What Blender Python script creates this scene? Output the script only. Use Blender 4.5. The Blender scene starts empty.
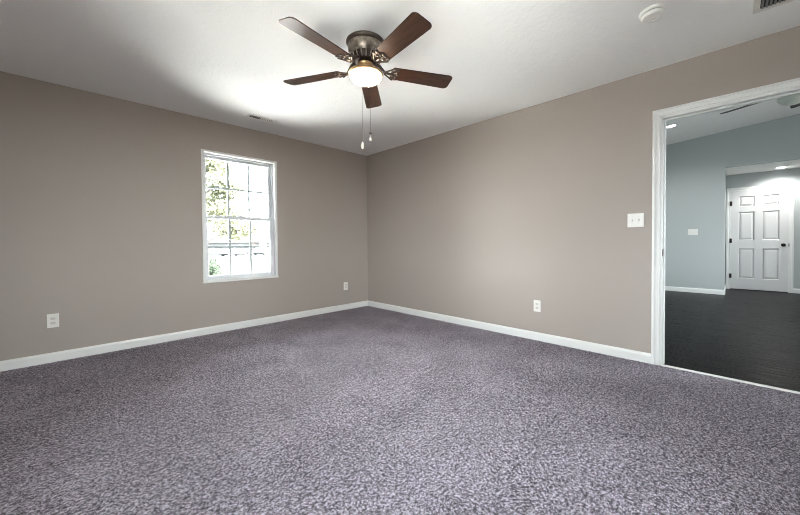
import bpy, bmesh, math, random
from mathutils import Vector, Matrix

SC = bpy.context.scene
COL = SC.collection
random.seed(7)
PI = math.pi

# ------------------------------------------------------------------ camera
cam_d = bpy.data.cameras.new('camera')
cam = bpy.data.objects.new('camera', cam_d)
COL.objects.link(cam)
SC.camera = cam
F_PX, SX, SY = 330.06, 6.88, -9.17
YAW, PITCH, ROLL = 0.79326, -0.01762, -0.00667
CAM = Vector((-3.3927, -4.2425, 1.0275))
fw = Vector((math.sin(YAW) * math.cos(PITCH), math.cos(YAW) * math.cos(PITCH), math.sin(PITCH)))
rt = Vector((math.cos(YAW), -math.sin(YAW), 0))
up = rt.cross(fw)
r2 = rt * math.cos(ROLL) + up * math.sin(ROLL)
u2 = -rt * math.sin(ROLL) + up * math.cos(ROLL)
cam.matrix_world = Matrix(((r2.x, u2.x, -fw.x, CAM.x), (r2.y, u2.y, -fw.y, CAM.y), (r2.z, u2.z, -fw.z, CAM.z), (0, 0, 0, 1)))
cam_d.sensor_fit = 'HORIZONTAL'
cam_d.sensor_width = 36
cam_d.lens = F_PX / 800 * 36
cam_d.shift_x = -SX / 800
cam_d.shift_y = SY / 800
cam_d.clip_start = 0.05
cam_d.clip_end = 500

# ------------------------------------------------------------------ exposure
SC.view_settings.view_transform = 'Standard'
SC.view_settings.look = 'None'
SC.view_settings.exposure = 0.7
SC.view_settings.gamma = 1.0
SC.view_settings.use_curve_mapping = False
SC.cycles.use_denoising = True
SC.cycles.filter_width = 1.0
SC.cycles.max_bounces = 10
SC.cycles.diffuse_bounces = 6
SC.cycles.glossy_bounces = 4
SC.cycles.transparent_max_bounces = 12
SC.cycles.sample_clamp_indirect = 25
SC.cycles.caustics_reflective = False
SC.cycles.caustics_refractive = False

# ------------------------------------------------------------------ sky
SKY = 20.0
GLOW = 22.0
w = bpy.data.worlds.new('overcast_sky')
SC.world = w
w.use_nodes = True
nt = w.node_tree
nt.nodes.clear()
bg = nt.nodes.new('ShaderNodeBackground')
bg.inputs[0].default_value = (0.89, 0.95, 1.0, 1)
# overcast sky with the wide glow of a veiled low sun in the west-north-west
tcw = nt.nodes.new('ShaderNodeTexCoord')
dotn = nt.nodes.new('ShaderNodeVectorMath')
dotn.operation = 'DOT_PRODUCT'
dotn.inputs[1].default_value = Vector((-0.90, 0.42, 0.10)).normalized()
nt.links.new(tcw.outputs['Generated'], dotn.inputs[0])
mx0 = nt.nodes.new('ShaderNodeMath')
mx0.operation = 'MAXIMUM'
mx0.inputs[1].default_value = 0.0
nt.links.new(dotn.outputs['Value'], mx0.inputs[0])
pw = nt.nodes.new('ShaderNodeMath')
pw.operation = 'POWER'
pw.inputs[1].default_value = 14.0
nt.links.new(mx0.outputs[0], pw.inputs[0])
ma = nt.nodes.new('ShaderNodeMath')
ma.operation = 'MULTIPLY_ADD'
ma.inputs[1].default_value = GLOW
ma.inputs[2].default_value = SKY
nt.links.new(pw.outputs[0], ma.inputs[0])
nt.links.new(ma.outputs[0], bg.inputs[1])
wo = nt.nodes.new('ShaderNodeOutputWorld')
nt.links.new(bg.outputs[0], wo.inputs[0])


def area(name, loc, direction, sx, sy, power, color=(1, 1, 1), portal=False, spread=PI):
    l = bpy.data.lights.new(name, 'AREA')
    l.shape = 'RECTANGLE'
    l.size, l.size_y = sx, sy
    l.energy = power
    l.color = color
    l.spread = spread
    if portal:
        l.cycles.is_portal = True
    o = bpy.data.objects.new(name, l)
    COL.objects.link(o)
    o.location = loc
    o.rotation_euler = Vector(direction).to_track_quat('-Z', 'Y').to_euler()
    return o


# added fill lights standing for daylight at unseen windows, then sky sampling portals
area('fill_west', (-4.46, -3.6, 1.34), (1, 0, -0.3), 0.85, 1.45, 12, (0.9, 0.95, 1.0))  # fill light added outside the unseen west window
area('bounce_fill_west', (-4.46, -3.6, 1.34), (1, 0, 0.6), 0.85, 1.45, 8, (1.0, 0.99, 0.97))  # upward fill added in place of light off the ground
area('fill_living', (2.6, -8.15, 1.5), (0, 1, -0.5), 2.4, 1.7, 70, (0.98, 0.99, 1.0))  # soft light added behind the unseen living room window
area('sky_portal', (-1.93, 0.17, 1.34), (0, -1, 0), 0.9, 1.55, 1, portal=True)
area('sky_portal', (-2.2, -5.37, 1.34), (0, 1, 0), 1.22, 1.5, 1, portal=True)
area('sky_portal', (-4.47, -3.6, 1.34), (1, 0, 0), 0.9, 1.5, 1, portal=True)
area('sky_portal', (2.6, -8.16, 1.5), (0, 1, 0), 2.5, 1.8, 1, portal=True)

# high sun added along the window wall so outdoor concrete brightens the ceiling
sun_d = bpy.data.lights.new('sun', 'SUN')
sun_d.energy = 95
sun_d.angle = 0.02
sun_d.color = (1.0, 0.97, 0.92)
sun = bpy.data.objects.new('sun', sun_d)
COL.objects.link(sun)
sun.rotation_euler = Vector((-0.57, 0.0, -0.82)).to_track_quat('-Z', 'Y').to_euler()

# ------------------------------------------------------------------ helpers


def lin(r, g, b):
    def f(c):
        c /= 255
        return c / 12.92 if c <= 0.04045 else ((c + 0.055) / 1.055) ** 2.4
    return (f(r), f(g), f(b), 1)


def mat(name, col, rough=0.5, metal=0.0, spec=0.5, emit=None, estr=0.0):
    m = bpy.data.materials.new(name)
    m.use_nodes = True
    b = m.node_tree.nodes['Principled BSDF']
    b.inputs['Base Color'].default_value = col
    b.inputs['Roughness'].default_value = rough
    b.inputs['Metallic'].default_value = metal
    b.inputs['Specular IOR Level'].default_value = spec
    if emit:
        b.inputs['Emission Color'].default_value = emit
        b.inputs['Emission Strength'].default_value = estr
    return m


def N(m, t, **kw):
    n = m.node_tree.nodes.new(t)
    for k, v in kw.items():
        setattr(n, k, v)
    return n


def LK(m, a, b):
    m.node_tree.links.new(a, b)


def bsdf(m):
    return m.node_tree.nodes['Principled BSDF']


def noise(m, scale, detail=2, rough=0.5, vec=None, dist=0.0):
    n = N(m, 'ShaderNodeTexNoise')
    n.inputs['Scale'].default_value = scale
    n.inputs['Detail'].default_value = detail
    n.inputs['Roughness'].default_value = rough
    n.inputs['Distortion'].default_value = dist
    if vec is None:
        vec = N(m, 'ShaderNodeTexCoord').outputs['Object']
    LK(m, vec, n.inputs['Vector'])
    return n


def ramp(m, fac, stops):
    r = N(m, 'ShaderNodeValToRGB')
    e = r.color_ramp.elements
    while len(e) < len(stops):
        e.new(0.5)
    for i, (p, c) in enumerate(stops):
        e[i].position = p
        e[i].color = c
    LK(m, fac, r.inputs[0])
    return r


def bump(m, height, strength, dist=0.002):
    b = N(m, 'ShaderNodeBump')
    b.inputs['Strength'].default_value = strength
    b.inputs['Distance'].default_value = dist
    LK(m, height, b.inputs['Height'])
    LK(m, b.outputs[0], bsdf(m).inputs['Normal'])
    return b


def obj(name, bm, m=None, parent=None, smooth=False, bevel=0.0, seg=2):
    me = bpy.data.meshes.new(name)
    bmesh.ops.recalc_face_normals(bm, faces=bm.faces)
    bm.to_mesh(me)
    bm.free()
    if m is not None:
        me.materials.append(m)
    if smooth:
        for p in me.polygons:
            p.use_smooth = True
    o = bpy.data.objects.new(name, me)
    COL.objects.link(o)
    if parent is not None:
        o.parent = parent
    if bevel > 0:
        b = o.modifiers.new('bevel', 'BEVEL')
        b.width = bevel
        b.segments = seg
        b.limit_method = 'ANGLE'
    return o


def smooth_angle(o, deg=40):
    for p in o.data.polygons:
        p.use_smooth = True
    o.data.set_sharp_from_angle(angle=math.radians(deg))


def box(bm, x0, x1, y0, y1, z0, z1, mtx=None):
    vs = [bm.verts.new((x, y, z)) for x in (x0, x1) for y in (y0, y1) for z in (z0, z1)]
    if mtx is not None:
        for v in vs:
            v.co = mtx @ v.co
    for f in ((0, 1, 3, 2), (4, 6, 7, 5), (0, 4, 5, 1), (2, 3, 7, 6), (0, 2, 6, 4), (1, 5, 7, 3)):
        bm.faces.new([vs[i] for i in f])
    return vs


def lathe(bm, prof, seg=40, mtx=None, cap=True):
    rings = []
    for r, z in prof:
        ring = []
        for k in range(seg):
            a = 2 * PI * k / seg
            v = Vector((r * math.cos(a), r * math.sin(a), z))
            ring.append(bm.verts.new(mtx @ v if mtx is not None else v))
        rings.append(ring)
    for a, b in zip(rings, rings[1:]):
        for k in range(seg):
            bm.faces.new((a[k], a[(k + 1) % seg], b[(k + 1) % seg], b[k]))
    if cap:
        bm.faces.new(rings[0])
        bm.faces.new(rings[-1])


def tube(bm, pts, r, seg=8, radii=None):
    pts = [Vector(p) for p in pts]
    rings = []
    for i, p in enumerate(pts):
        d = (pts[min(i + 1, len(pts) - 1)] - pts[max(i - 1, 0)]).normalized()
        a = d.orthogonal().normalized() if i == 0 else (rings_a - d * rings_a.dot(d)).normalized()
        rings_a = a
        b = d.cross(a)
        rr = radii[i] if radii else r
        rings.append([bm.verts.new(p + a * rr * math.cos(2 * PI * k / seg) + b * rr * math.sin(2 * PI * k / seg)) for k in range(seg)])
    for a, b in zip(rings, rings[1:]):
        for k in range(seg):
            bm.faces.new((a[k], a[(k + 1) % seg], b[(k + 1) % seg], b[k]))
    bm.faces.new(rings[0])
    bm.faces.new(rings[-1])


def prism(bm, poly, z0, z1, mtx=None):
    lo = [bm.verts.new((x, y, z0)) for x, y in poly]
    hi = [bm.verts.new((x, y, z1)) for x, y in poly]
    n = len(poly)
    bm.faces.new(lo)
    bm.faces.new(hi)
    for i in range(n):
        bm.faces.new((lo[i], lo[(i + 1) % n], hi[(i + 1) % n], hi[i]))
    if mtx is not None:
        for v in lo + hi:
            v.co = mtx @ v.co


def tag(o, label, cat, group=None, kind=None):
    o['label'] = label
    o['category'] = cat
    if group:
        o['group'] = group
    if kind:
        o['kind'] = kind
    return o


def thing(name, label, cat, loc=(0, 0, 0), rot=(0, 0, 0), group=None):
    o = bpy.data.objects.new(name, None)
    o.empty_display_size = 0.1
    COL.objects.link(o)
    o.location = loc
    o.rotation_euler = rot
    return tag(o, label, cat, group)


def struct(o, label, cat):
    return tag(o, label, cat, None, 'structure')


def dup(root, loc, rot, label, group=None):
    r = root.copy()
    COL.objects.link(r)
    r.location = loc
    r.rotation_euler = rot
    r['label'] = label
    if group:
        r['group'] = group
    for ch in list(root.children):
        c = ch.copy()
        COL.objects.link(c)
        c.parent = r
        for g in ch.children:
            d = g.copy()
            COL.objects.link(d)
            d.parent = c
    return r


# ------------------------------------------------------------------ materials
def wall_paint(name, col, bs=0.12):
    m = mat(name, col, 0.62, spec=0.35)
    n = noise(m, 140, 4, 0.6)
    bump(m, n.outputs[0], bs, 0.002)
    return m


M_TAUPE = wall_paint('taupe_wall_paint', lin(169, 161, 153))
M_BLUE = wall_paint('blue_grey_wall_paint', lin(176, 182, 182))
M_TRIM = mat('white_trim_paint', lin(226, 228, 226), 0.35)
M_DOOR = mat('white_door_paint', lin(216, 217, 217), 0.4)
M_VINYL = mat('white_vinyl', lin(228, 232, 235), 0.35)
M_PLAST = mat('white_plastic', lin(232, 231, 226), 0.35)
M_PLAST2 = mat('off_white_plastic', lin(214, 212, 205), 0.4)
M_DARKSLOT = mat('dark_slot', (0.012, 0.012, 0.012, 1), 0.8)
M_BRONZE = mat('oil_rubbed_bronze', (0.022, 0.018, 0.016, 1), 0.35, 0.8)

# ceiling: white knockdown texture
M_CEIL = mat('knockdown_ceiling_paint', lin(238, 238, 236), 0.8, spec=0.2)
_n1 = noise(M_CEIL, 24, 3, 0.55, dist=0.6)
_r1 = ramp(M_CEIL, _n1.outputs[0], [(0.5, (0, 0, 0, 1)), (0.58, (1, 1, 1, 1))])
_n2 = noise(M_CEIL, 90, 3, 0.6)
_mx = N(M_CEIL, 'ShaderNodeMath', operation='MULTIPLY_ADD')
LK(M_CEIL, _n2.outputs[0], _mx.inputs[0])
_mx.inputs[1].default_value = 0.35
LK(M_CEIL, _r1.outputs[0], _mx.inputs[2])
bump(M_CEIL, _mx.outputs[0], 0.25, 0.004)

# carpet: speckled purple-grey frieze
M_CARPET = mat('purple_grey_frieze_carpet', (0.3, 0.28, 0.32, 1), 0.95, spec=0.05)
_a = noise(M_CARPET, 85, 3, 0.8)
_b = noise(M_CARPET, 230, 2, 0.7)
_d = noise(M_CARPET, 30, 3, 0.75)
_c = noise(M_CARPET, 2.6, 3, 0.6, dist=0.5)


def wsum(m, terms, const):
    acc = None
    for sock, k in terms:
        n = N(m, 'ShaderNodeMath', operation='MULTIPLY_ADD')
        LK(m, sock, n.inputs[0])
        n.inputs[1].default_value = k
        if acc is None:
            n.inputs[2].default_value = const
        else:
            LK(m, acc, n.inputs[2])
        acc = n.outputs[0]
    return acc


_tuft = wsum(M_CARPET, [(_a.outputs[0], 1.0), (_b.outputs[0], 0.8), (_d.outputs[0], 0.3)], -0.55)
_all = wsum(M_CARPET, [(_a.outputs[0], 1.0), (_b.outputs[0], 0.8), (_d.outputs[0], 0.34), (_c.outputs[0], 0.12)], -0.63)
_r = ramp(M_CARPET, _all, [(0.37, lin(24, 18, 23)), (0.447, lin(92, 80, 92)), (0.527, lin(164, 153, 172)), (0.615, lin(246, 240, 252))])
LK(M_CARPET, _r.outputs[0], bsdf(M_CARPET).inputs['Base Color'])
bump(M_CARPET, _tuft, 1.0, 0.026)
bsdf(M_CARPET).inputs['Sheen Weight'].default_value = 0.26
bsdf(M_CARPET).inputs['Sheen Roughness'].default_value = 0.35
bsdf(M_CARPET).inputs['Sheen Tint'].default_value = (0.92, 0.93, 1.0, 1)

# dark hardwood
M_WOODFLOOR = mat('dark_stained_hardwood', lin(30, 28, 28), 0.28, spec=0.12)
_tc = N(M_WOODFLOOR, 'ShaderNodeTexCoord')
_mp = N(M_WOODFLOOR, 'ShaderNodeMapping')
_mp.inputs['Rotation'].default_value = (0, 0, PI / 2)
LK(M_WOODFLOOR, _tc.outputs['Object'], _mp.inputs[0])
_bk = N(M_WOODFLOOR, 'ShaderNodeTexBrick')
_bk.inputs['Scale'].default_value = 1.0
_bk.inputs['Brick Width'].default_value = 1.25
_bk.inputs['Row Height'].default_value = 0.11
_bk.inputs['Mortar Size'].default_value = 0.0016
_bk.inputs['Color1'].default_value = lin(33, 31, 31)
_bk.inputs['Color2'].default_value = lin(24, 23, 23)
_bk.inputs['Mortar'].default_value = lin(16, 15, 15)
LK(M_WOODFLOOR, _mp.outputs[0], _bk.inputs['Vector'])
_mp2 = N(M_WOODFLOOR, 'ShaderNodeMapping')
_mp2.inputs['Scale'].default_value = (60, 3, 1)
LK(M_WOODFLOOR, _tc.outputs['Object'], _mp2.inputs[0])
_gr = noise(M_WOODFLOOR, 1.0, 4, 0.6, _mp2.outputs[0])
_mul = N(M_WOODFLOOR, 'ShaderNodeMixRGB', blend_type='MULTIPLY')
_mul.inputs[0].default_value = 0.6
LK(M_WOODFLOOR, _bk.outputs['Color'], _mul.inputs[1])
_gr2 = ramp(M_WOODFLOOR, _gr.outputs[0], [(0.3, (0.5, 0.5, 0.5, 1)), (0.7, (1.2, 1.2, 1.2, 1))])
LK(M_WOODFLOOR, _gr2.outputs[0], _mul.inputs[2])
LK(M_WOODFLOOR, _mul.outputs[0], bsdf(M_WOODFLOOR).inputs['Base Color'])
_rr = ramp(M_WOODFLOOR, _gr.outputs[0], [(0.3, (0.2, 0.2, 0.2, 1)), (0.7, (0.36, 0.36, 0.36, 1))])
LK(M_WOODFLOOR, _rr.outputs[0], bsdf(M_WOODFLOOR).inputs['Roughness'])
bump(M_WOODFLOOR, _gr.outputs[0], 0.08, 0.002)
bsdf(M_WOODFLOOR).inputs['IOR'].default_value = 1.07
bsdf(M_WOODFLOOR).inputs['Specular IOR Level'].default_value = 0.5

# glass: thin clear pane
M_GLASS = bpy.data.materials.new('clear_window_glass')
M_GLASS.use_nodes = True
_t = M_GLASS.node_tree
_t.nodes.clear()
_o = _t.nodes.new('ShaderNodeOutputMaterial')
_m = _t.nodes.new('ShaderNodeMixShader')
_f = _t.nodes.new('ShaderNodeFresnel')
_f.inputs[0].default_value = 1.45
_tr = _t.nodes.new('ShaderNodeBsdfTransparent')
_tr.inputs[0].default_value = (0.97, 0.985, 0.98, 1)
_gl = _t.nodes.new('ShaderNodeBsdfGlossy')
_gl.inputs['Roughness'].default_value = 0.02
_t.links.new(_f.outputs[0], _m.inputs[0])
_t.links.new(_tr.outputs[0], _m.inputs[1])
_t.links.new(_gl.outputs[0], _m.inputs[2])
_t.links.new(_m.outputs[0], _o.inputs[0])


def wood_mat(name, dark, light, rough=0.35):
    m = mat(name, light, rough)
    tc = N(m, 'ShaderNodeTexCoord')
    mp = N(m, 'ShaderNodeMapping')
    mp.inputs['Scale'].default_value = (6, 70, 20)
    LK(m, tc.outputs['Object'], mp.inputs[0])
    n = noise(m, 1.0, 5, 0.65, mp.outputs[0], 0.5)
    r = ramp(m, n.outputs[0], [(0.3, dark), (0.7, light)])
    LK(m, r.outputs[0], bsdf(m).inputs['Base Color'])
    bump(m, n.outputs[0], 0.1, 0.001)
    return m


M_BLADE = wood_mat('walnut_blade_wood', lin(36, 22, 16), lin(86, 54, 36), 0.3)
M_PEWTER = mat('antique_pewter', lin(122, 112, 102), 0.38, 0.8)
_n = noise(M_PEWTER, 30, 3, 0.6)
_rp = ramp(M_PEWTER, _n.outputs[0], [(0.35, lin(112, 101, 92)), (0.7, lin(168, 158, 146))])
LK(M_PEWTER, _rp.outputs[0], bsdf(M_PEWTER).inputs['Base Color'])
M_IRON = mat('antique_dark_iron', lin(92, 82, 74), 0.35, 0.8)
M_PEWTERDARK = mat('dark_pewter', lin(66, 58, 54), 0.35, 0.8)
M_BRASS = mat('antique_brass', lin(176, 142, 104), 0.28, 0.85)
M_BOWL = mat('lit_frosted_glass', lin(250, 240, 225), 0.4, emit=(1.0, 0.86, 0.66, 1), estr=80)
M_CHAIN = mat('chain_metal', lin(130, 124, 116), 0.35, 0.8)
M_PENDANT = mat('pendant_white', lin(236, 228, 210), 0.4)
M_DOWNLIGHT = mat('lit_lamp_lens', (1, 1, 1, 1), 0.5, emit=(1.0, 0.98, 0.95, 1), estr=12)

# ------------------------------------------------------------------ room shell
H = 2.44
WX, SYW = -4.3, -5.2          # west and south wall planes
T = 0.12
# openings
WIN = (-2.338, -1.522, 0.605, 2.07)
DO0, DO1, DOH = -4.655, -3.820, 2.042      # doorway in the east wall (y range, height)
LX = 5.25                     # far wall of the living room
HX = 6.4                      # back wall of the hall recess
RY = -4.145                   # left side of the recess
LS, LN = -8.0, -2.6           # living room south / north


def vault_z(y):
    return 3.0 + 0.087 * (-3.276 - y)


def holed_wall(name, axis, p0, p1, a0, a1, z0, z1, holes, m, label):
    """wall slab between p0 and p1 across, a0..a1 along, with rectangular holes (a, b, z, z)"""
    bm = bmesh.new()

    def bx(u0, u1, v0, v1):
        if u1 - u0 < 1e-5 or v1 - v0 < 1e-5:
            return
        if axis == 'x':
            box(bm, u0, u1, p0, p1, v0, v1)
        else:
            box(bm, p0, p1, u0, u1, v0, v1)
    cur = a0
    for h0, h1, hz0, hz1 in sorted(holes):
        bx(cur, h0, z0, z1)
        bx(h0, h1, z0, hz0)
        bx(h0, h1, hz1, z1)
        cur = h1
    bx(cur, a1, z0, z1)
    return struct(obj(name, bm, m), label, 'wall')


WIN_W = (-4.025, -3.175, 0.605, 2.07)
WIN_S = (-2.7, -1.7, 0.605, 2.07)
holed_wall('wall_north', 'x', 0, 0.15, WX - 0.15, T, 0, H, [WIN], M_TAUPE, 'taupe painted wall around the white gridded window')
holed_wall('wall_west', 'y', WX - 0.15, WX, SYW, 0, 0, H, [WIN_W], M_TAUPE, 'taupe painted wall on the side away from the doorway')
holed_wall('wall_south', 'x', SYW - 0.15, SYW, WX - 0.15, T, 0, H, [WIN_S], M_TAUPE, 'taupe painted wall facing the window wall')

# the east wall has taupe paint on the bedroom side and blue-grey paint on the living-room side
bm = bmesh.new()
for x0, x1 in ((0, 0.06),):
    box(bm, x0, x1, DO1, 0, 0, H)
    box(bm, x0, x1, SYW, DO0, 0, H)
    box(bm, x0, x1, DO0, DO1, DOH, H)
struct(obj('wall_east', bm, M_TAUPE), 'taupe painted wall holding the cased doorway and double switch', 'wall')
bm = bmesh.new()
box(bm, 0.06, T, DO1, LN + 0.1, 0, 3.6)
box(bm, 0.06, T, LS, DO0, 0, 3.6)
box(bm, 0.06, T, DO0, DO1, DOH, 3.6)
struct(obj('wall_living_west', bm, M_BLUE), 'blue-grey living room face of the doorway wall', 'wall')

bm = bmesh.new()
box(bm, WX - 0.15, 0.06, SYW - 0.15, 0.15, H, H + 0.1)
struct(obj('ceiling', bm, M_CEIL), 'white textured bedroom ceiling with ceiling fan', 'ceiling')

bm = bmesh.new()
box(bm, WX - 0.15, 0.0, SYW - 0.15, 0.15, -0.1, 0.0)
struct(obj('floor', bm, M_CARPET), 'speckled purple-grey carpet across the bedroom', 'floor')

bm = bmesh.new()
box(bm, 0.0, HX + 0.1, LS - 0.1, LN + 0.1, -0.1, -0.002)
struct(obj('floor_living', bm, M_WOODFLOOR), 'dark stained hardwood floor beyond the doorway', 'floor')

# living room shell
bm = bmesh.new()
box(bm, LX, LX + T, RY, LN + 0.1, 0, 3.6)
box(bm, LX, LX + T, LS, RY, 2.405, 3.6)
box(bm, LX, LX + T, LS, -6.6, 0, 2.405)
struct(obj('wall_living_east', bm, M_BLUE), 'blue-grey living room wall with the hall opening', 'wall')
bm = bmesh.new()
box(bm, LX + T, HX, RY, RY + 0.1, 0, 2.405)
struct(obj('wall_hall_north', bm, M_BLUE), 'narrow blue-grey side wall of the hall by the door hinges', 'wall')
bm = bmesh.new()
box(bm, HX, HX + 0.1, -6.7, RY + 0.1, 0, 2.5)
struct(obj('wall_hall_east', bm, M_BLUE), 'blue-grey hall wall around the white panel door', 'wall')
bm = bmesh.new()
box(bm, LX + T, HX, -6.7, -6.6, 0, 2.405)
struct(obj('wall_hall_south', bm, M_BLUE), 'blue-grey end wall of the hall', 'wall')
bm = bmesh.new()
box(bm, LX + T, HX, -6.7, RY + 0.1, 2.405, 2.5)
struct(obj('ceiling_hall', bm, M_CEIL), 'flat white hall ceiling above the panel door', 'ceiling')
bm = bmesh.new()
box(bm, 0.06, LX + T, LN, LN + 0.1, 0, 3.6)
struct(obj('wall_living_north', bm, M_BLUE), 'blue-grey living room wall hidden by the doorway', 'wall')
holed_wall('wall_living_south', 'x', LS - 0.1, LS, 0.06, LX + T, 0, 3.6, [(1.4, 3.8, 0.65, 2.35)], M_BLUE, 'blue-grey living room wall with added wide window')
bm = bmesh.new()
v = [(x, y, vault_z(y) + dz) for x in (T, LX) for y in (LS, LN) for dz in (0, 0.08)]
vv = [bm.verts.new(c) for c in v]
for f in ((0, 1, 3, 2), (4, 6, 7, 5), (0, 4, 5, 1), (2, 3, 7, 6), (0, 2, 6, 4), (1, 5, 7, 3)):
    bm.faces.new([vv[i] for i in f])
struct(obj('ceiling_living', bm, M_CEIL), 'sloping white ceiling of the living room', 'ceiling')


# baseboards -------------------------------------------------------------
def baseboard(name, axis, plane, side, a0, a1, label, z0=0.0, h=0.083):
    """profile run along an axis on a wall plane; side = +1/-1 away from the wall"""
    prof = [(0, z0), (0.014, z0), (0.014, h - 0.022), (0.011, h - 0.012), (0.006, h - 0.006), (0.004, h), (0, h)]
    bm = bmesh.new()
    ends = []
    for a in (a0, a1):
        ring = []
        for d, z in prof:
            c = (a, plane + side * d, z) if axis == 'x' else (plane + side * d, a, z)
            ring.append(bm.verts.new(c))
        ends.append(ring)
    n = len(prof)
    for i in range(n):
        bm.faces.new((ends[0][i], ends[0][(i + 1) % n], ends[1][(i + 1) % n], ends[1][i]))
    bm.faces.new(ends[0])
    bm.faces.new(ends[1])
    return struct(obj(name, bm, M_TRIM), label, 'baseboard')


baseboard('baseboard_north', 'x', 0, -1, WX, 0, 'white baseboard under the window')
baseboard('baseboard_east', 'y', 0, -1, -3.769, -0.014, 'white baseboard from the corner to the doorway')
baseboard('baseboard_southeast', 'y', 0, -1, SYW, DO0 - 0.051, 'white baseboard beyond the doorway')
baseboard('baseboard_west', 'y', WX, 1, SYW, -0.014, 'white baseboard along the wall away from the doorway')
baseboard('baseboard_south', 'x', SYW, 1, WX + 0.014, -0.014, 'white baseboard facing the window wall')
baseboard('baseboard_living', 'y', LX, -1, RY, LN, 'white baseboard under the blue-grey living room wall', -0.002, 0.088)
baseboard('baseboard_hall', 'y', HX, -1, -6.6, -5.095, 'white baseboard on the knob side of the panel door', -0.002, 0.088)
baseboard('baseboard_hall_side', 'x', RY, -1, LX - 0.014, HX - 0.014, 'white baseboard on the narrow hall side wall', -0.002, 0.088)

# ------------------------------------------------------------------ doorway trim
# jamb lining with stop, casing with a stepped profile
bm = bmesh.new()
JT = 0.018
x0, x1 = -0.004, T + 0.004
box(bm, x0, x1, DO1 - JT, DO1, 0, DOH)                   # left jamb
box(bm, x0, x1, DO0, DO0 + JT, 0, DOH)
box(bm, x0, x1, DO0, DO1, DOH - JT, DOH)
# stops
box(bm, 0.045, 0.08, DO1 - JT - 0.011, DO1 - JT, 0, DOH - JT)
box(bm, 0.045, 0.08, DO0 + JT, DO0 + JT + 0.011, 0, DOH - JT)
box(bm, 0.045, 0.08, DO0 + JT, DO1 - JT, DOH - JT - 0.011, DOH - JT)
jamb = struct(obj('trim_2', bm, M_TRIM, bevel=0.0015), 'white door jamb lining of the doorway', 'door jamb')


def casing_profile(w):
    # (distance from inner edge, thickness)
    return [(0, 0), (0, 0.009), (0.006, 0.012), (0.012, 0.009), (0.028, 0.011), (0.04, 0.016), (0.044, 0.013), (w - 0.003, 0.013), (w, 0.010), (w, 0)]


def casing_u(name, xplane, side, y_in0, y_in1, z_in, w, z0, label, m=M_TRIM, kindtrim=True, parent=None):
    """mitred U casing around an opening in a wall of constant x"""
    prof = casing_profile(w)
    bm = bmesh.new()
    secs = []
    for y, z, dy, dz in ((y_in1, z0, 1, 0), (y_in1, z_in, 1, 1), (y_in0, z_in, -1, 1), (y_in0, z0, -1, 0)):
        secs.append([bm.verts.new((xplane + side * t, y + dy * d, z + dz * d)) for d, t in prof])
    n = len(prof)
    for a, b in zip(secs, secs[1:]):
        for i in range(n):
            bm.faces.new((a[i], a[(i + 1) % n], b[(i + 1) % n], b[i]))
    bm.faces.new(secs[0])
    bm.faces.new(secs[-1])
    o = obj(name, bm, m, parent)
    if kindtrim:
        struct(o, label, 'door casing')
    return o


casing_u('trim_1', 0, -1, DO0 + 0.006, DO1 - 0.006, DOH - 0.002, 0.057, 0, 'white moulded casing around the doorway to the living room')
casing_u('trim_3', T, 1, DO0 + 0.006, DO1 - 0.006, DOH - 0.002, 0.057, -0.002, 'white casing on the living room side of the doorway')
# threshold strip
bm = bmesh.new()
prof = [(-0.012, 0.0), (-0.012, 0.006), (-0.004, 0.009), (0.012, 0.009), (0.022, 0.003), (0.022, -0.002)]
a = [bm.verts.new((x, DO0 + JT, z)) for x, z in prof]
b = [bm.verts.new((x, DO1 - JT, z)) for x, z in prof]
for i in range(len(prof)):
    bm.faces.new((a[i], a[(i + 1) % len(prof)], b[(i + 1) % len(prof)], b[i]))
bm.faces.new(a)
bm.faces.new(b)
struct(obj('trim_4', bm, mat('satin_aluminium', lin(228, 228, 226), 0.3, 0.0)), 'thin pale metal strip where carpet meets hardwood', 'threshold strip')
# strike plate in the jamb
st = thing('strike_plate', 'small dark strike plate let into the white door jamb', 'strike plate', (0.026, DO1 - JT, 0.93))
bm = bmesh.new()
box(bm, -0.03, 0.014, -0.0016, 0, -0.03, 0.03)
obj('plate', bm, M_BRONZE, st, bevel=0.0008)
bm = bmesh.new()
box(bm, -0.008, 0.006, -0.0022, -0.0015, -0.013, 0.013)
obj('latch_hole', bm, M_DARKSLOT, st)

# ------------------------------------------------------------------ window
def ring_frame(bm, x0, x1, z0, z1, wl, wr, wb, wt, y0, y1):
    """rectangular frame lying in x/z, from y0 to y1"""
    box(bm, x0, x0 + wl, y0, y1, z0, z1)
    box(bm, x1 - wr, x1, y0, y1, z0, z1)
    box(bm, x0 + wl, x1 - wr, y0, y1, z0, z0 + wb)
    box(bm, x0 + wl, x1 - wr, y0, y1, z1 - wt, z1)


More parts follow.
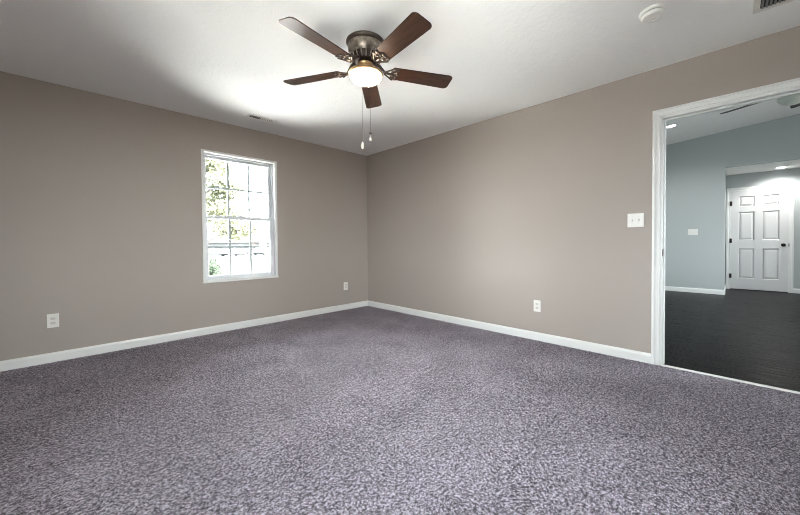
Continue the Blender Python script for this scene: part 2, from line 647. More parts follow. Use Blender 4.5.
def build_window(name, hw, z0, z1, label, loc, rot):
    """double-hung window with 3x2 grilles per sash; local: x along the wall, y outward, opening half width hw"""
    root = thing(name, label, 'window', loc, rot)
    root['kind'] = 'structure'
    # flat casing on the wall face + drywall return lining
    bm = bmesh.new()
    ring_frame(bm, -hw - 0.022, hw + 0.022, z0 - 0.02, z1 + 0.022, 0.027, 0.027, 0.025, 0.027, -0.012, 0.0)
    obj('window_casing', bm, M_TRIM, root, bevel=0.003)
    bm = bmesh.new()
    ring_frame(bm, -hw, hw, z0, z1, 0.006, 0.006, 0.006, 0.006, -0.002, 0.15)
    obj('jamb_liner', bm, M_TRIM, root, bevel=0.001)
    bm = bmesh.new()
    i = 0.006
    ring_frame(bm, -hw + i, hw - i, z0 + i, z1 - i, 0.012, 0.012, 0.012, 0.016, 0.05, 0.14)
    box(bm, -hw + i + 0.012, -hw + i + 0.020, 0.094, 0.1, z0 + 0.02, z1 - 0.02)
    box(bm, hw - i - 0.020, hw - i - 0.012, 0.094, 0.1, z0 + 0.02, z1 - 0.02)
    obj('window_frame', bm, M_VINYL, root, bevel=0.0015)
    # thin stool below
    bm = bmesh.new()
    box(bm, -hw - 0.03, hw + 0.026, -0.026, 0.0, z0 - 0.022, z0 - 0.008)
    obj('window_sill', bm, M_TRIM, root, bevel=0.003)
    zm = (z0 + z1) / 2
    fx0, fx1 = -hw + 0.018, hw - 0.018
    for which in ('lower', 'upper'):
        if which == 'upper':
            sz0, sz1, y0, y1 = zm - 0.022, z1 - 0.022, 0.1, 0.132
            wb, wt = 0.036, 0.026
        else:
            sz0, sz1, y0, y1 = z0 + 0.018, zm + 0.02, 0.062, 0.094
            wb, wt = 0.034, 0.04
        bm = bmesh.new()
        ring_frame(bm, fx0, fx1, sz0, sz1, 0.03, 0.03, wb, wt, y0, y1)
        sash = obj('sash', bm, M_VINYL, root, bevel=0.003)
        gx0, gx1, gz0, gz1 = fx0 + 0.03, fx1 - 0.03, sz0 + wb, sz1 - wt
        ym = (y0 + y1) / 2
        bm = bmesh.new()
        for k in (1, 2):
            x = gx0 + (gx1 - gx0) * k / 3
            box(bm, x - 0.0115, x + 0.0115, ym - 0.004, ym + 0.004, gz0, gz1)
        z = (gz0 + gz1) / 2
        box(bm, gx0, gx1, ym - 0.0045, ym + 0.0045, z - 0.0115, z + 0.0115)
        obj('grille', bm, M_VINYL, sash)
        bm = bmesh.new()
        box(bm, gx0 - 0.004, gx1 + 0.004, ym - 0.012, ym - 0.009, gz0 - 0.004, gz1 + 0.004)
        obj('pane', bm, M_GLASS, sash)
        if which == 'lower':
            bm = bmesh.new()
            box(bm, -0.03, 0.03, y0 - 0.012, y0 + 0.01, sz1 - 0.002, sz1 + 0.010)
            obj('sash_lock', bm, M_VINYL, sash, bevel=0.002)
    return root


build_window('window_1', (WIN[1] - WIN[0]) / 2, WIN[2], WIN[3], 'white double-hung window with gridded sashes in the taupe wall', ((WIN[0] + WIN[1]) / 2, 0, 0), (0, 0, 0))
build_window('added_window_2', (WIN_W[1] - WIN_W[0]) / 2, WIN_W[2], WIN_W[3], 'unseen white double-hung window added for daylight in the wall away from the doorway', (WX, (WIN_W[0] + WIN_W[1]) / 2, 0), (0, 0, PI / 2))  # out of view, added to bring daylight in from the side
build_window('added_window_3', (WIN_S[1] - WIN_S[0]) / 2, WIN_S[2], WIN_S[3], 'unseen white double-hung window added for daylight in the wall facing the window wall', ((WIN_S[0] + WIN_S[1]) / 2, SYW, 0), (0, 0, PI))  # also unseen, put in for its daylight
bm = bmesh.new()  # unseen living room window, added to bring in daylight
ring_frame(bm, 1.4, 3.8, 0.65, 2.35, 0.05, 0.05, 0.05, 0.05, LS - 0.1, LS + 0.012)
box(bm, 2.58, 2.62, LS - 0.08, LS - 0.02, 0.7, 2.3)
w4 = struct(obj('added_window_4', bm, M_VINYL), 'unseen wide white window added to the living room for daylight', 'window')
bm = bmesh.new()
box(bm, 1.45, 3.75, LS - 0.055, LS - 0.05, 0.7, 2.3)
obj('pane', bm, M_GLASS, w4)

# ------------------------------------------------------------------ hall door (six panels)
DY0, DY1, DZ0, DZ1 = -5.028, -4.226, 0.012, 2.05
d1 = thing('door_1', 'white six-panel hall door with dark knob and three hinges', 'door', (HX, (DY0 + DY1) / 2, 0))
d1['kind'] = 'structure'
cy = (DY0 + DY1) / 2


def panel_door(bm, w, z0, z1, t):
    """door leaf facing -x, local y across; recessed raised panels"""
    st, mid = 0.115, 0.11
    rails = [(z0, z0 + 0.225), (0.86, 1.03), (1.615, 1.73), (z1 - 0.115, z1)]
    ys = [(-w / 2, -w / 2 + st), (-mid / 2, mid / 2), (w / 2 - st, w / 2)]
    cols = [(-w / 2 + st, -mid / 2), (mid / 2, w / 2 - st)]
    for a, b in ys:
        box(bm, -t, 0, a, b, z0, z1)
    for a, b in rails:
        for c, d in cols:
            box(bm, -t, 0, c, d, a, b)
    for (a, b), (c, d) in zip(rails, rails[1:]):
        for y0, y1 in cols:
            za, zb = b, c
            fl = 0.014
            # sloped frame down to the panel ground, then raised field
            def ring(m_, dx):
                return [bm.verts.new((-t + dx, y, z)) for y, z in ((y0 + m_, za + m_), (y1 - m_, za + m_), (y1 - m_, zb - m_), (y0 + m_, zb - m_))]
            rs = [ring(0, 0), ring(fl, 0.012), ring(fl + 0.006, 0.012), ring(fl + 0.034, 0.003)]
            for p, q in zip(rs, rs[1:]):
                for i in range(4):
                    bm.faces.new((p[i], p[(i + 1) % 4], q[(i + 1) % 4], q[i]))
            bm.faces.new(rs[-1])


bm = bmesh.new()
panel_door(bm, DY1 - DY0, DZ0, DZ1, 0.012)
obj('leaf', bm, M_DOOR, d1)
bm = bmesh.new()
yy0, yy1 = DY0 - cy, DY1 - cy
box(bm, -0.014, 0.0, yy1, yy1 + 0.014, 0, DZ1 + 0.016)
box(bm, -0.014, 0.0, yy0 - 0.014, yy0, 0, DZ1 + 0.016)
box(bm, -0.014, 0.0, yy0, yy1, DZ1 + 0.003, DZ1 + 0.016)
obj('door_frame', bm, M_TRIM, d1)
casing_u('door_casing', 0, -1, yy0 - 0.006, yy1 + 0.006, DZ1 + 0.008, 0.066, -0.002, '', M_TRIM, False, d1)
# black strip painted as the shade in the gap under the leaf
bm = bmesh.new()
box(bm, -0.006, 0.0, yy0, yy1, -0.002, DZ0)
obj('gap_shade', bm, M_DARKSLOT, d1)
for z in (0.28, 1.02, 1.80):
    bm = bmesh.new()
    lathe(bm, [(0.008, z - 0.048), (0.008, z + 0.048)], 12, Matrix.Translation((-0.022, yy1 + 0.004, 0)))
    box(bm, -0.0165, -0.0135, yy1 - 0.018, yy1 + 0.018, z - 0.045, z + 0.045)
    obj('hinge', bm, M_BRONZE, d1)
bm = bmesh.new()
kx = Matrix.Translation((-0.012, yy0 + 0.065, 0.93)) @ Matrix.Rotation(-PI / 2, 4, 'Y')
lathe(bm, [(0.033, 0), (0.033, 0.006), (0.026, 0.012), (0.012, 0.014), (0.011, 0.03), (0.022, 0.036), (0.03, 0.047), (0.029, 0.058), (0.018, 0.066), (0.004, 0.068)], 24, kx)
kn = obj('knob', bm, M_BRONZE, d1, smooth=True)
bm = bmesh.new()
box(bm, -0.0165, -0.0135, yy0 - 0.012, yy0 - 0.0005, 0.90, 0.96)
obj('latch_plate', bm, M_BRONZE, d1)

# ------------------------------------------------------------------ wall plates
def make_outlet(name, label, group=None):
    """duplex receptacle; local: plate in x/z, facing -y"""
    t = thing(name, label, 'outlet', (0, 0, 0), (0, 0, 0), group)
    bm = bmesh.new()
    box(bm, -0.0365, 0.0365, -0.006, 0, -0.06, 0.06)
    obj('cover_plate', bm, M_PLAST, t, bevel=0.0025)
    for s in (-1, 1):
        bm = bmesh.new()
        pts = []
        for k in range(24):
            a = 2 * PI * k / 24
            pts.append((0.0172 * math.cos(a), max(-0.0125, min(0.0125, 0.0172 * math.sin(a))) + s * 0.0195))
        prism(bm, pts, 0.0055, 0.0085, Matrix.Rotation(PI / 2, 4, 'X'))
        r = obj('receptacle', bm, M_PLAST2, t)
        bm = bmesh.new()
        for sx, h in ((-0.0064, 0.0045), (0.0064, 0.0036)):
            box(bm, sx - 0.0012, sx + 0.0012, -0.0089, -0.0082, s * 0.0195 + 0.002 - h, s * 0.0195 + 0.002 + h)
        lathe(bm, [(0.0022, 0.0082), (0.0022, 0.0089)], 10, Matrix.Translation((0, 0, s * 0.0195 - 0.0078)) @ Matrix.Rotation(PI / 2, 4, 'X'))
        obj('slot', bm, M_DARKSLOT, r)
    bm = bmesh.new()
    lathe(bm, [(0.003, 0.0055), (0.003, 0.0072), (0.0015, 0.0076)], 12, Matrix.Rotation(PI / 2, 4, 'X'))
    obj('screw', bm, M_PLAST2, t)
    return t


G_OUT = 'duplex outlets on the taupe walls'
o1 = make_outlet('wall_outlet', 'white duplex outlet low on the window wall, far from the room corner', G_OUT)
o1.location = (-3.518, 0, 0.362)
dup(o1, (-0.437, 0, 0.362), (0, 0, 0), 'white duplex outlet low on the window wall next to the room corner', G_OUT)
dup(o1, (0, -2.803, 0.358), (0, 0, -PI / 2), 'white duplex outlet low on the wall between corner and doorway', G_OUT)


def make_switch(name, label, n, loc, rotz, w):
    t = thing(name, label, 'light switch', loc, (0, 0, rotz))
    bm = bmesh.new()
    box(bm, -w / 2, w / 2, -0.006, 0, -0.0585, 0.0585)
    obj('cover_plate', bm, M_PLAST, t, bevel=0.0025)
    for i in range(n):
        x = (i - (n - 1) / 2) * 0.046
        bm = bmesh.new()
        box(bm, x - 0.0052, x + 0.0052, -0.0068, -0.0055, -0.0125, 0.0125)
        s = obj('toggle_slot', bm, M_PLAST2, t)
        bm = bmesh.new()
        mt = Matrix.Translation((x, -0.006, 0)) @ Matrix.Rotation(math.radians(28 if i % 2 == 0 else -28), 4, 'X')
        box(bm, -0.0042, 0.0042, -0.015, 0, -0.0055, 0.0055, mt)
        obj('toggle', bm, M_PLAST, s, bevel=0.001)
        for z in (-0.03, 0.03):
            bm = bmesh.new()
            lathe(bm, [(0.003, 0.0055), (0.003, 0.0068), (0.001, 0.0072)], 10, Matrix.Translation((x, 0, z)) @ Matrix.Rotation(PI / 2, 4, 'X'))
            obj('screw', bm, M_PLAST2, t)
    return t


make_switch('light_switch', 'white double toggle switch on the taupe wall beside the doorway casing', 2, (0, -3.655, 1.205), -PI / 2, 0.118)
make_switch('light_switch', 'small white switch plate on the blue-grey living room wall', 3, (LX, -3.69, 1.198), -PI / 2, 0.15)

# ------------------------------------------------------------------ ceiling fittings
# supply register near the window
rg = thing('ceiling_register', 'white louvred air register in the ceiling near the window wall', 'air vent', (-1.862, -0.445, H))
bm = bmesh.new()
ring_frame(bm, -0.15, 0.15, -0.06, 0.06, 0.02, 0.02, 0.02, 0.02, -0.008, 0)
bmesh.ops.transform(bm, matrix=Matrix(((1, 0, 0, 0), (0, 0, -1, 0), (0, 1, 0, 0), (0, 0, 0, 1))), verts=bm.verts)
obj('frame', bm, M_PLAST, rg, bevel=0.002)
bm = bmesh.new()
box(bm, -0.13, 0.13, -0.04, 0.04, -0.001, -0.0001)  # flat black sheet stands for the shade inside the duct
obj('duct_shade', bm, M_DARKSLOT, rg)
for k in range(16):
    x = -0.122 + k * 0.0163
    bm = bmesh.new()
    hw_, tl_ = (0.0065, -38) if k < 7 else (0.0088, -18)
    box(bm, -hw_, hw_, -0.04, 0.04, -0.0006, 0.0006, Matrix.Translation((x, 0, -0.0062)) @ Matrix.Rotation(math.radians(tl_), 4, 'Y'))
    obj('louvre', bm, M_PLAST, rg)

# return-air grille at the ceiling edge
rv = thing('return_air_grille', 'large pale return-air grille with dark slots in the ceiling above the doorway wall', 'air vent', (-0.394, -4.324, H))
RW, RL = 0.56, 0.66
bm = bmesh.new()
ring_frame(bm, -RW, 0, 0, RL, 0.03, 0.03, 0.03, 0.03, -0.010, 0)
bmesh.ops.transform(bm, matrix=Matrix(((1, 0, 0, 0), (0, 0, -1, 0), (0, 1, 0, 0), (0, 0, 0, 1))), verts=bm.verts)
obj('frame', bm, M_PLAST2, rv, bevel=0.003)
bm = bmesh.new()
box(bm, -RW + 0.03, -0.03, -RL + 0.03, -0.03, -0.0012, -0.0002)  # shade behind the louvres, painted as a black sheet
obj('duct_shade', bm, M_DARKSLOT, rv)
M_GRILLE = mat('grey_louvre_metal', lin(120, 120, 116), 0.5)
nl = 34
for k in range(nl):
    y = -0.03 - (RL - 0.06) * (k + 0.5) / nl
    bm = bmesh.new()
    box(bm, -RW + 0.03, -0.03, -0.0065, 0.0065, -0.0005, 0.0005, Matrix.Translation((0, y, -0.006)) @ Matrix.Rotation(math.radians(45), 4, 'X'))
    obj('louvre', bm, M_GRILLE, rv)

# smoke detector
sd = thing('smoke_detector', 'round white smoke detector on the textured ceiling', 'smoke detector', (-0.862, -3.885, H))
bm = bmesh.new()
lathe(bm, [(0.066, 0), (0.068, -0.004), (0.068, -0.012), (0.064, -0.016)], 40)
o = obj('base', bm, M_PLAST, sd)
smooth_angle(o)
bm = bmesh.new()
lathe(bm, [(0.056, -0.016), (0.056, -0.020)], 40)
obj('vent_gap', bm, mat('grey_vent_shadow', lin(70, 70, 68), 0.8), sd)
bm = bmesh.new()
lathe(bm, [(0.056, -0.019), (0.061, -0.021), (0.060, -0.032), (0.052, -0.041), (0.034, -0.045), (0.032, -0.042), (0.02, -0.042), (0.012, -0.0425)], 40)
o = obj('cover', bm, M_PLAST, sd)
smooth_angle(o, 30)
bm = bmesh.new()
lathe(bm, [(0.009, -0.0415), (0.009, -0.047), (0.006, -0.048)], 20, Matrix.Translation((0.008, -0.004, 0)))
obj('test_button', bm, M_PLAST2, sd)

# ------------------------------------------------------------------ ceiling fans
def blade_poly(r0, r1, w0, w1, rc):
    pts = []
    # root end, slightly rounded
    pts += [(r0 + 0.012, -w0 / 2), ]
    # tip with rounded corners
    for k in range(9):
        a = -PI / 2 + (PI / 2) * k / 8
        pts.append((r1 - rc + rc * math.cos(a), -w1 / 2 + rc + rc * math.sin(a)))
    for k in range(9):
        a = (PI / 2) * k / 8
        pts.append((r1 - rc + rc * math.cos(a), w1 / 2 - rc + rc * math.sin(a)))
    pts += [(r0 + 0.012, w0 / 2), (r0, w0 / 2 - 0.018), (r0, -w0 / 2 + 0.018)]
    return pts


def make_fan_blade(root, ang, zb, pitch, r0, r1, w0, w1, mblade, miron, ornate):
    bm = bmesh.new()
    prism(bm, blade_poly(r0, r1, w0, w1, 0.032), -0.0035, 0.0035)
    bl = obj('blade', bm, mblade, root, bevel=0.002)
    bl.matrix_local = Matrix.Rotation(ang, 4, 'Z') @ Matrix.Translation((0, 0, zb)) @ Matrix.Rotation(pitch, 4, 'X')
    bm = bmesh.new()
    if ornate:
        # arm from the hub then a scrolled fork plate under the blade
        tube(bm, [(0.075, 0, 0.052), (0.105, 0, 0.04), (0.14, 0, -0.004), (0.175, 0, -0.009), (0.215, 0, -0.0075)], 0.008, 8, [0.012, 0.010, 0.009, 0.009, 0.007])
        for s in (-1, 1):
            pts = []
            for k in range(13):
                u = k / 12
                a = u * PI * 1.35
                pts.append((0.135 + 0.085 * u + 0.012 * math.sin(a), s * (0.006 + 0.05 * math.sin(u * PI * 0.62) ** 0.9), -0.0085 + 0.002 * math.sin(u * PI)))
            tube(bm, pts, 0.0055, 8)
            pts = []
            for k in range(15):
                u = k / 14
                a = -PI / 2 + u * PI * 1.9
                rr = 0.021 * (1 - 0.55 * u)
                pts.append((0.205 + rr * math.cos(a) * 1.1, s * (0.027 + rr * math.sin(a)), -0.0075))
            tube(bm, pts, 0.0045, 8)
            lathe(bm, [(0.011, -0.004), (0.011, -0.009), (0.006, -0.011)], 14, Matrix.Translation((0.225, s * 0.047, 0)))
        lathe(bm, [(0.011, -0.004), (0.011, -0.009), (0.006, -0.011)], 14, Matrix.Translation((0.235, 0, 0)))
    else:
        box(bm, 0.07, 0.24, -0.02, 0.02, -0.008, -0.004)
        box(bm, 0.2, 0.24, -0.05, 0.05, -0.008, -0.004)
    ir = obj('blade_iron', bm, miron, bl, smooth=ornate)
    return bl


FX, FY = -1.918, -2.395
fan = thing('ceiling_fan', 'flush-mounted ceiling fan with five walnut blades and lit bowl lamp', 'ceiling fan', (FX, FY, H))
bm = bmesh.new()
lathe(bm, [(0.128, 0), (0.134, -0.005), (0.136, -0.014), (0.130, -0.023), (0.124, -0.027), (0.121, -0.031)], 56)
o = obj('canopy', bm, M_IRON, fan)
smooth_angle(o, 50)
bm = bmesh.new()
lathe(bm, [(0.121, -0.030), (0.125, -0.038), (0.121, -0.046), (0.122, -0.05), (0.119, -0.078), (0.113, -0.088), (0.108, -0.093), (0.104, -0.100)], 56)
o = obj('motor_housing', bm, M_PEWTER, fan)
smooth_angle(o, 50)
bm = bmesh.new()
lathe(bm, [(0.098, -0.098), (0.096, -0.118), (0.086, -0.138), (0.07, -0.150), (0.04, -0.156)], 48)
o = obj('hub', bm, M_PEWTERDARK, fan)
smooth_angle(o, 50)
# openwork ribs round the hub
for k in range(20):
    a = 2 * PI * k / 20
    bm = bmesh.new()
    c, s = math.cos(a), math.sin(a)
    tube(bm, [(0.106 * c, 0.106 * s, -0.096), (0.110 * c, 0.110 * s, -0.110), (0.103 * c, 0.103 * s, -0.127), (0.088 * c, 0.088 * s, -0.142)], 0.0042, 6)
    obj('hub_rib', bm, M_PEWTER, fan, smooth=True)
A0 = math.radians(44.9)
for k in range(5):
    make_fan_blade(fan, A0 + k * 2 * PI / 5, -0.19, math.radians(-12), 0.185, 0.652, 0.118, 0.142, M_BLADE, M_IRON, True)
bm = bmesh.new()
lathe(bm, [(0.05, -0.150), (0.056, -0.162), (0.05, -0.172), (0.052, -0.19), (0.062, -0.202), (0.095, -0.209), (0.115, -0.216), (0.121, -0.221), (0.121, -0.231), (0.114, -0.236)], 48)
o = obj('light_fitter', bm, M_BRASS, fan)
smooth_angle(o, 50)
bm = bmesh.new()
prof = [(0.112, -0.229)]
for k in range(0, 11):
    a = (PI / 2) * k / 10
    prof.append((0.111 * math.cos(a) if k < 10 else 0.004, -0.234 - 0.060 * math.sin(a)))
lathe(bm, prof, 48)
o = obj('lamp_bowl', bm, M_BOWL, fan, smooth=True)


def chain(px, py, z0, z1, pend):
    bm = bmesh.new()
    n = int((z0 - z1) / 0.012)
    tube(bm, [(px, py, z0), (px, py, z1)], 0.0008, 6)
    for k in range(n):
        bmesh.ops.create_icosphere(bm, subdivisions=1, radius=0.0019, matrix=Matrix.Translation((px, py, z0 - (k + 0.5) * (z0 - z1) / n)))
    c = obj('pull_chain', bm, M_CHAIN, fan)
    bm = bmesh.new()
    if pend == 'bell':
        lathe(bm, [(0.002, z1 + 0.006), (0.006, z1), (0.0085, z1 - 0.01), (0.009, z1 - 0.028), (0.006, z1 - 0.038), (0.002, z1 - 0.04)], 14, Matrix.Translation((px, py, 0)))
        obj('chain_pendant', bm, M_PENDANT, c, smooth=True)
    else:
        bmesh.ops.create_icosphere(bm, subdivisions=2, radius=0.0085, matrix=Matrix.Translation((px, py, z1)))
        obj('chain_coupling', bm, M_PEWTERDARK, c, smooth=True)
        bm = bmesh.new()
        lathe(bm, [(0.002, z1 - 0.008), (0.002, z1 - 0.028), (0.007, z1 - 0.034), (0.008, z1 - 0.046), (0.003, z1 - 0.052)], 14, Matrix.Translation((px, py, 0)))
        obj('chain_pendant', bm, M_PENDANT, c, smooth=True)


chain(-0.057, -0.117, -0.23, -0.68, 'ball')
chain(-0.093, -0.077, -0.23, -0.745, 'bell')

# living-room fan
lf = thing('ceiling_fan', 'dark-bladed ceiling fan glimpsed at the top of the doorway', 'ceiling fan', (2.53, -4.74, 2.75))
M_DARKBLADE = mat('dark_blade', lin(40, 38, 36), 0.5)
M_NICKEL = mat('brushed_nickel', lin(170, 170, 165), 0.35, 0.8)
M_BOWLOFF = mat('unlit_frosted_glass', lin(214, 218, 208), 0.45)
zc = vault_z(-4.74) - 2.75
bm = bmesh.new()
lathe(bm, [(0.07, zc + 0.01), (0.068, zc - 0.03), (0.03, zc - 0.07), (0.014, zc - 0.075), (0.014, 0.13), (0.03, 0.12), (0.09, 0.10), (0.105, 0.06), (0.10, 0.02), (0.07, 0.0), (0.07, -0.055)], 32)
o = obj('motor_housing', bm, M_NICKEL, lf)
smooth_angle(o, 50)
for k in range(5):
    make_fan_blade(lf, math.radians(63) + k * 2 * PI / 5, 0.0, math.radians(-12), 0.17, 0.68, 0.12, 0.14, M_DARKBLADE, M_DARKBLADE, False)
bm = bmesh.new()
prof = [(0.12, -0.052), (0.128, -0.057)]
for k in range(0, 9):
    a = (PI / 2) * k / 8
    prof.append((0.128 * math.cos(a) if k < 8 else 0.004, -0.062 - 0.085 * math.sin(a)))
lathe(bm, prof, 36)
obj('lamp_bowl', bm, M_BOWLOFF, lf, smooth=True)


def downlight(label, loc, tilt, power):
    t = thing('recessed_downlight', label, 'ceiling light', loc, (tilt, 0, 0))
    bm = bmesh.new()
    lathe(bm, [(0.062, 0), (0.085, 0), (0.084, -0.005), (0.066, -0.008), (0.062, -0.003)], 32, cap=False)
    bm.faces.ensure_lookup_table()
    obj('trim_ring', bm, M_TRIM, t)
    bm = bmesh.new()
    lathe(bm, [(0.063, -0.001), (0.063, -0.004)], 32)
    obj('lens', bm, M_DOWNLIGHT, t)
    sp = bpy.data.lights.new('lamp', 'SPOT')
    sp.energy = power
    sp.spot_size = math.radians(150)
    sp.spot_blend = 0.8
    sp.shadow_soft_size = 0.06
    sp.color = (1, 0.97, 0.93)
    so = bpy.data.objects.new('lamp', sp)
    COL.objects.link(so)
    so.parent = t
    so.location = (0, 0, -0.012)
    return t


downlight('lit recessed downlight in the sloping living room ceiling', (3.936, -3.476, vault_z(-3.476)), math.atan(-0.087), 55)
downlight('lit recessed downlight in the hall ceiling above the white panel door', (6.08, -4.9, 2.405), 0, 70)

# ------------------------------------------------------------------ outdoors
GZ = -0.9
M_LAWN = mat('pale_spring_lawn', (0.3, 0.33, 0.2, 1), 0.9, spec=0.1)
_n = noise(M_LAWN, 0.5, 4, 0.6)
_r = ramp(M_LAWN, _n.outputs[0], [(0.35, (0.0135, 0.0158, 0.0095, 1)), (0.65, (0.0185, 0.019, 0.0145, 1))])
LK(M_LAWN, _r.outputs[0], bsdf(M_LAWN).inputs['Base Color'])
bm = bmesh.new()
box(bm, -60, 90, 0.16, 120, GZ - 0.3, GZ)
box(bm, -60, -4.46, -60, 0.16, GZ - 0.3, GZ)
box(bm, -4.46, 90, -60, -8.12, GZ - 0.3, GZ)
box(bm, -4.46, 0.0, -8.12, -5.36, GZ - 0.3, GZ)
struct(obj('ground', bm, M_LAWN), 'pale green lawn outside the window', 'lawn')
bm = bmesh.new()  # unseen concrete, added to reflect daylight up to the ceiling
box(bm, -9, 7, 0.16, 8.0, GZ - 0.05, GZ + 0.03)
box(bm, -9, -4.46, -9, 0.16, GZ - 0.05, GZ + 0.03)
box(bm, -4.46, -0.05, -9, -5.36, GZ - 0.05, GZ + 0.03)
_pc = mat('pale_concrete', (0.55, 0.54, 0.52, 1), 0.9)
_pn = noise(_pc, 1.5, 5, 0.6)
_pr = ramp(_pc, _pn.outputs[0], [(0.3, (0.68, 0.67, 0.65, 1)), (0.7, (0.8, 0.79, 0.77, 1))])
LK(_pc, _pr.outputs[0], bsdf(_pc).inputs['Base Color'])
struct(obj('bounce_slab', bm, _pc), 'unseen pale concrete slab added around the room to bounce daylight indoors', 'bounce_slab')
M_ROAD = mat('pale_asphalt', (0.035, 0.035, 0.035, 1), 0.9)
bm = bmesh.new()
box(bm, -60, 90, 47.5, 53.5, GZ - 0.05, GZ + 0.02)
struct(obj('street', bm, M_ROAD), 'pale street beyond the lawn', 'street')

M_LEAF1 = mat('yellow_green_leaves', (0.125, 0.13, 0.085, 1), 0.7, spec=0.2)
M_LEAF2 = mat('pale_green_leaves', (0.04, 0.044, 0.034, 1), 0.7, spec=0.2)
M_LEAF3 = mat('shrub_leaves', (0.022, 0.036, 0.019, 1), 0.7, spec=0.2)
M_BARK = mat('grey_bark', (0.03, 0.028, 0.026, 1), 0.9)


for _lm in (M_LEAF1, M_LEAF2, M_LEAF3):
    _c = tuple(bsdf(_lm).inputs['Base Color'].default_value)
    _tl = N(_lm, 'ShaderNodeBsdfTranslucent')
    _tl.inputs[0].default_value = _c
    _ms = N(_lm, 'ShaderNodeMixShader')
    _ms.inputs[0].default_value = 0.5
    LK(_lm, bsdf(_lm).outputs[0], _ms.inputs[1])
    LK(_lm, _tl.outputs[0], _ms.inputs[2])
    LK(_lm, _ms.outputs[0], _lm.node_tree.nodes['Material Output'].inputs[0])


def leaves(bm, centre, rad, n, size, rng):
    for _ in range(n):
        d = Vector((rng.gauss(0, 1), rng.gauss(0, 1), rng.gauss(0, 1))).normalized() * (rng.random() ** 0.5)
        c = Vector(centre) + Vector((d.x * rad[0], d.y * rad[1], d.z * rad[2]))
        a = Vector((rng.gauss(0, 1), rng.gauss(0, 1), rng.gauss(0, 1))).normalized()
        b = a.orthogonal().normalized()
        s = size * (0.6 + 0.8 * rng.random())
        vs = [bm.verts.new(c + p) for p in (-a * s, b * s * 0.45 - a * 0.2 * s, a * s, -b * s * 0.45 - a * 0.2 * s)]
        bm.faces.new(vs)


def tree(label, loc, h, spread, nleaf, m, seed, leaf=0.13, trunk_r=0.17):
    rng = random.Random(seed)
    t = thing('tree', label, 'tree', loc)
    bm = bmesh.new()
    tube(bm, [(0, 0, -0.1), (0.05, 0, h * 0.25), (-0.06, 0.05, h * 0.5), (0.05, 0, h * 0.9)], 0.1, 8, [trunk_r, trunk_r * 0.75, trunk_r * 0.5, 0.02])
    tips = [(0.05, 0, h * 0.9)]
    for k in range(11):
        z = h * (0.3 + 0.055 * k)
        a = k * 2.4 + rng.random()
        l = spread * (0.55 + 0.45 * rng.random()) * (1.1 - 0.05 * k)
        tip = (l * math.cos(a), l * math.sin(a), z + 0.35 * l)
        tube(bm, [(0, 0, z), (0.5 * tip[0], 0.5 * tip[1], z + 0.3 * l), tip], 0.03, 6, [0.055, 0.035, 0.012])
        tips.append(tip)
        tips.append((0.6 * tip[0], 0.6 * tip[1], z + 0.35 * l))
    obj('trunk', bm, M_BARK, t, smooth=True)
    bm = bmesh.new()
    for tp in tips:
        leaves(bm, tp, (spread * 0.36, spread * 0.36, spread * 0.28), nleaf, leaf, rng)
    obj('foliage', bm, m, t)
    return t


tree('spring tree with yellow-green leaves close outside the window', (-0.05, 9.0, GZ), 6.5, 1.7, 260, M_LEAF1, 3, 0.12, 0.06)
tree('loose pale green tree behind the house roof', (29, 72.0, GZ), 14, 5.0, 130, M_LEAF2, 5, 0.22)
tree('tall pale tree standing between the house and the nearest tree', (14.0, 78.0, GZ), 19.0, 6.5, 130, M_LEAF2, 8, 0.26)
sh = thing('shrub', 'small green shrub on the lawn outside the window', 'shrub', (1.2, 13.5, GZ))
bm = bmesh.new()
rng = random.Random(4)
leaves(bm, (0, 0, 0.65), (0.55, 0.55, 0.62), 900, 0.07, rng)
obj('foliage', bm, M_LEAF3, sh)
bm = bmesh.new()
for k in range(6):
    a = k * 1.05
    tube(bm, [(0, 0, -0.03), (0.12 * math.cos(a), 0.12 * math.sin(a), 0.4), (0.3 * math.cos(a), 0.3 * math.sin(a), 0.9)], 0.012, 6)
obj('stem', bm, M_BARK, sh)

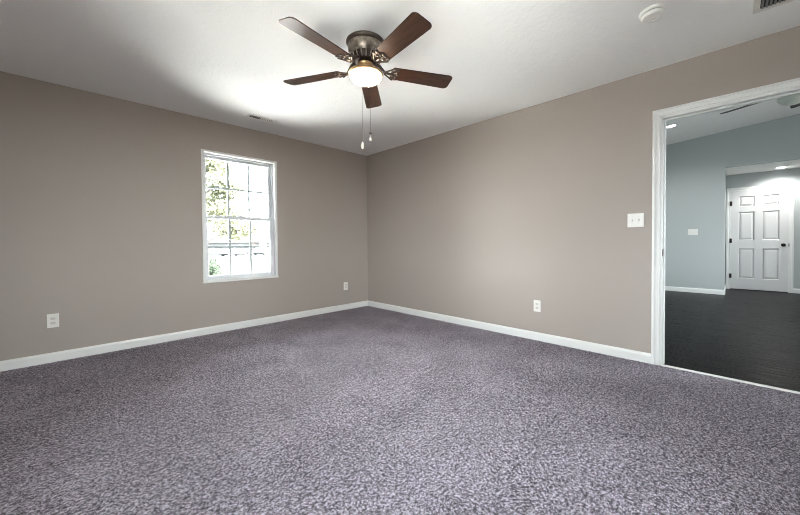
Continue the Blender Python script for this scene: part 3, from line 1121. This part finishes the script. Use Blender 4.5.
# house across the street
hs = thing('house', 'low pale house with tan roof seen through the lower window sash', 'house', (18.5, 60.0, GZ))
bm = bmesh.new()
box(bm, -6.6, 6.6, -3, 3, -0.1, 2.2)
obj('wall', bm, mat('pale_siding', (0.06, 0.06, 0.058, 1), 0.8), hs)
bm = bmesh.new()
prism(bm, [(-3.5, 2.15), (3.5, 2.15), (0, 3.6)], -7.2, 7.2, Matrix.Rotation(PI / 2, 4, 'Z') @ Matrix.Rotation(PI / 2, 4, 'X'))
obj('roof', bm, mat('tan_shingles', (0.0155, 0.0132, 0.0098, 1), 0.9), hs)
M_HWIN = mat('house_window', (0.05, 0.055, 0.06, 1), 0.3)
for x in (-3.2, -1.2, 2.9):
    bm = bmesh.new()
    box(bm, x - 0.5, x + 0.5, -3.03, -3.0, 0.9, 1.8)
    obj('window', bm, M_HWIN, hs)
bm = bmesh.new()
box(bm, 0.5, 1.4, -3.04, -3.0, 0, 2.0)
obj('door', bm, mat('house_door', (0.07, 0.05, 0.045, 1), 0.6), hs)


def car(label, loc, rz, col):
    t = thing('car', label, 'car', loc, (0, 0, rz))
    m = mat('car_paint', col, 0.3)
    bm = bmesh.new()
    prism(bm, [(-2.1, 0.35), (-1.75, 0.25), (1.75, 0.25), (2.1, 0.35), (2.12, 0.62), (1.9, 0.8), (1.05, 0.88), (0.45, 1.35), (-0.95, 1.38), (-1.6, 0.92), (-2.05, 0.85)], -0.85, 0.85, Matrix.Rotation(PI / 2, 4, 'X'))
    obj('body', bm, m, t, bevel=0.06, seg=2)
    for s in (-1, 1):
        bm = bmesh.new()
        prism(bm, [(0.85, 0.9), (0.4, 1.27), (-0.9, 1.29), (-1.3, 0.93)], s * 0.852 - 0.012, s * 0.852 + 0.012, Matrix.Rotation(PI / 2, 4, 'X'))
        obj('side_window', bm, M_HWIN, t)
    for x in (-1.3, 1.3):
        for s in (-1, 1):
            bm = bmesh.new()
            lathe(bm, [(0.31, -0.1), (0.32, -0.08), (0.32, 0.08), (0.31, 0.1)], 20, Matrix.Translation((x, s * 0.8, 0.3)) @ Matrix.Rotation(PI / 2, 4, 'X'))
            obj('wheel', bm, mat('tyre', (0.05, 0.05, 0.05, 1), 0.8), t)
    return t


car('pale blue car parked in front of the house', (14.1, 50.3, GZ + 0.02), 0.5, (0.022, 0.025, 0.032, 1))
car('dark car parked on the street to the side of the house', (19.2, 51.5, GZ + 0.02), 0.7, (0.04, 0.042, 0.045, 1))
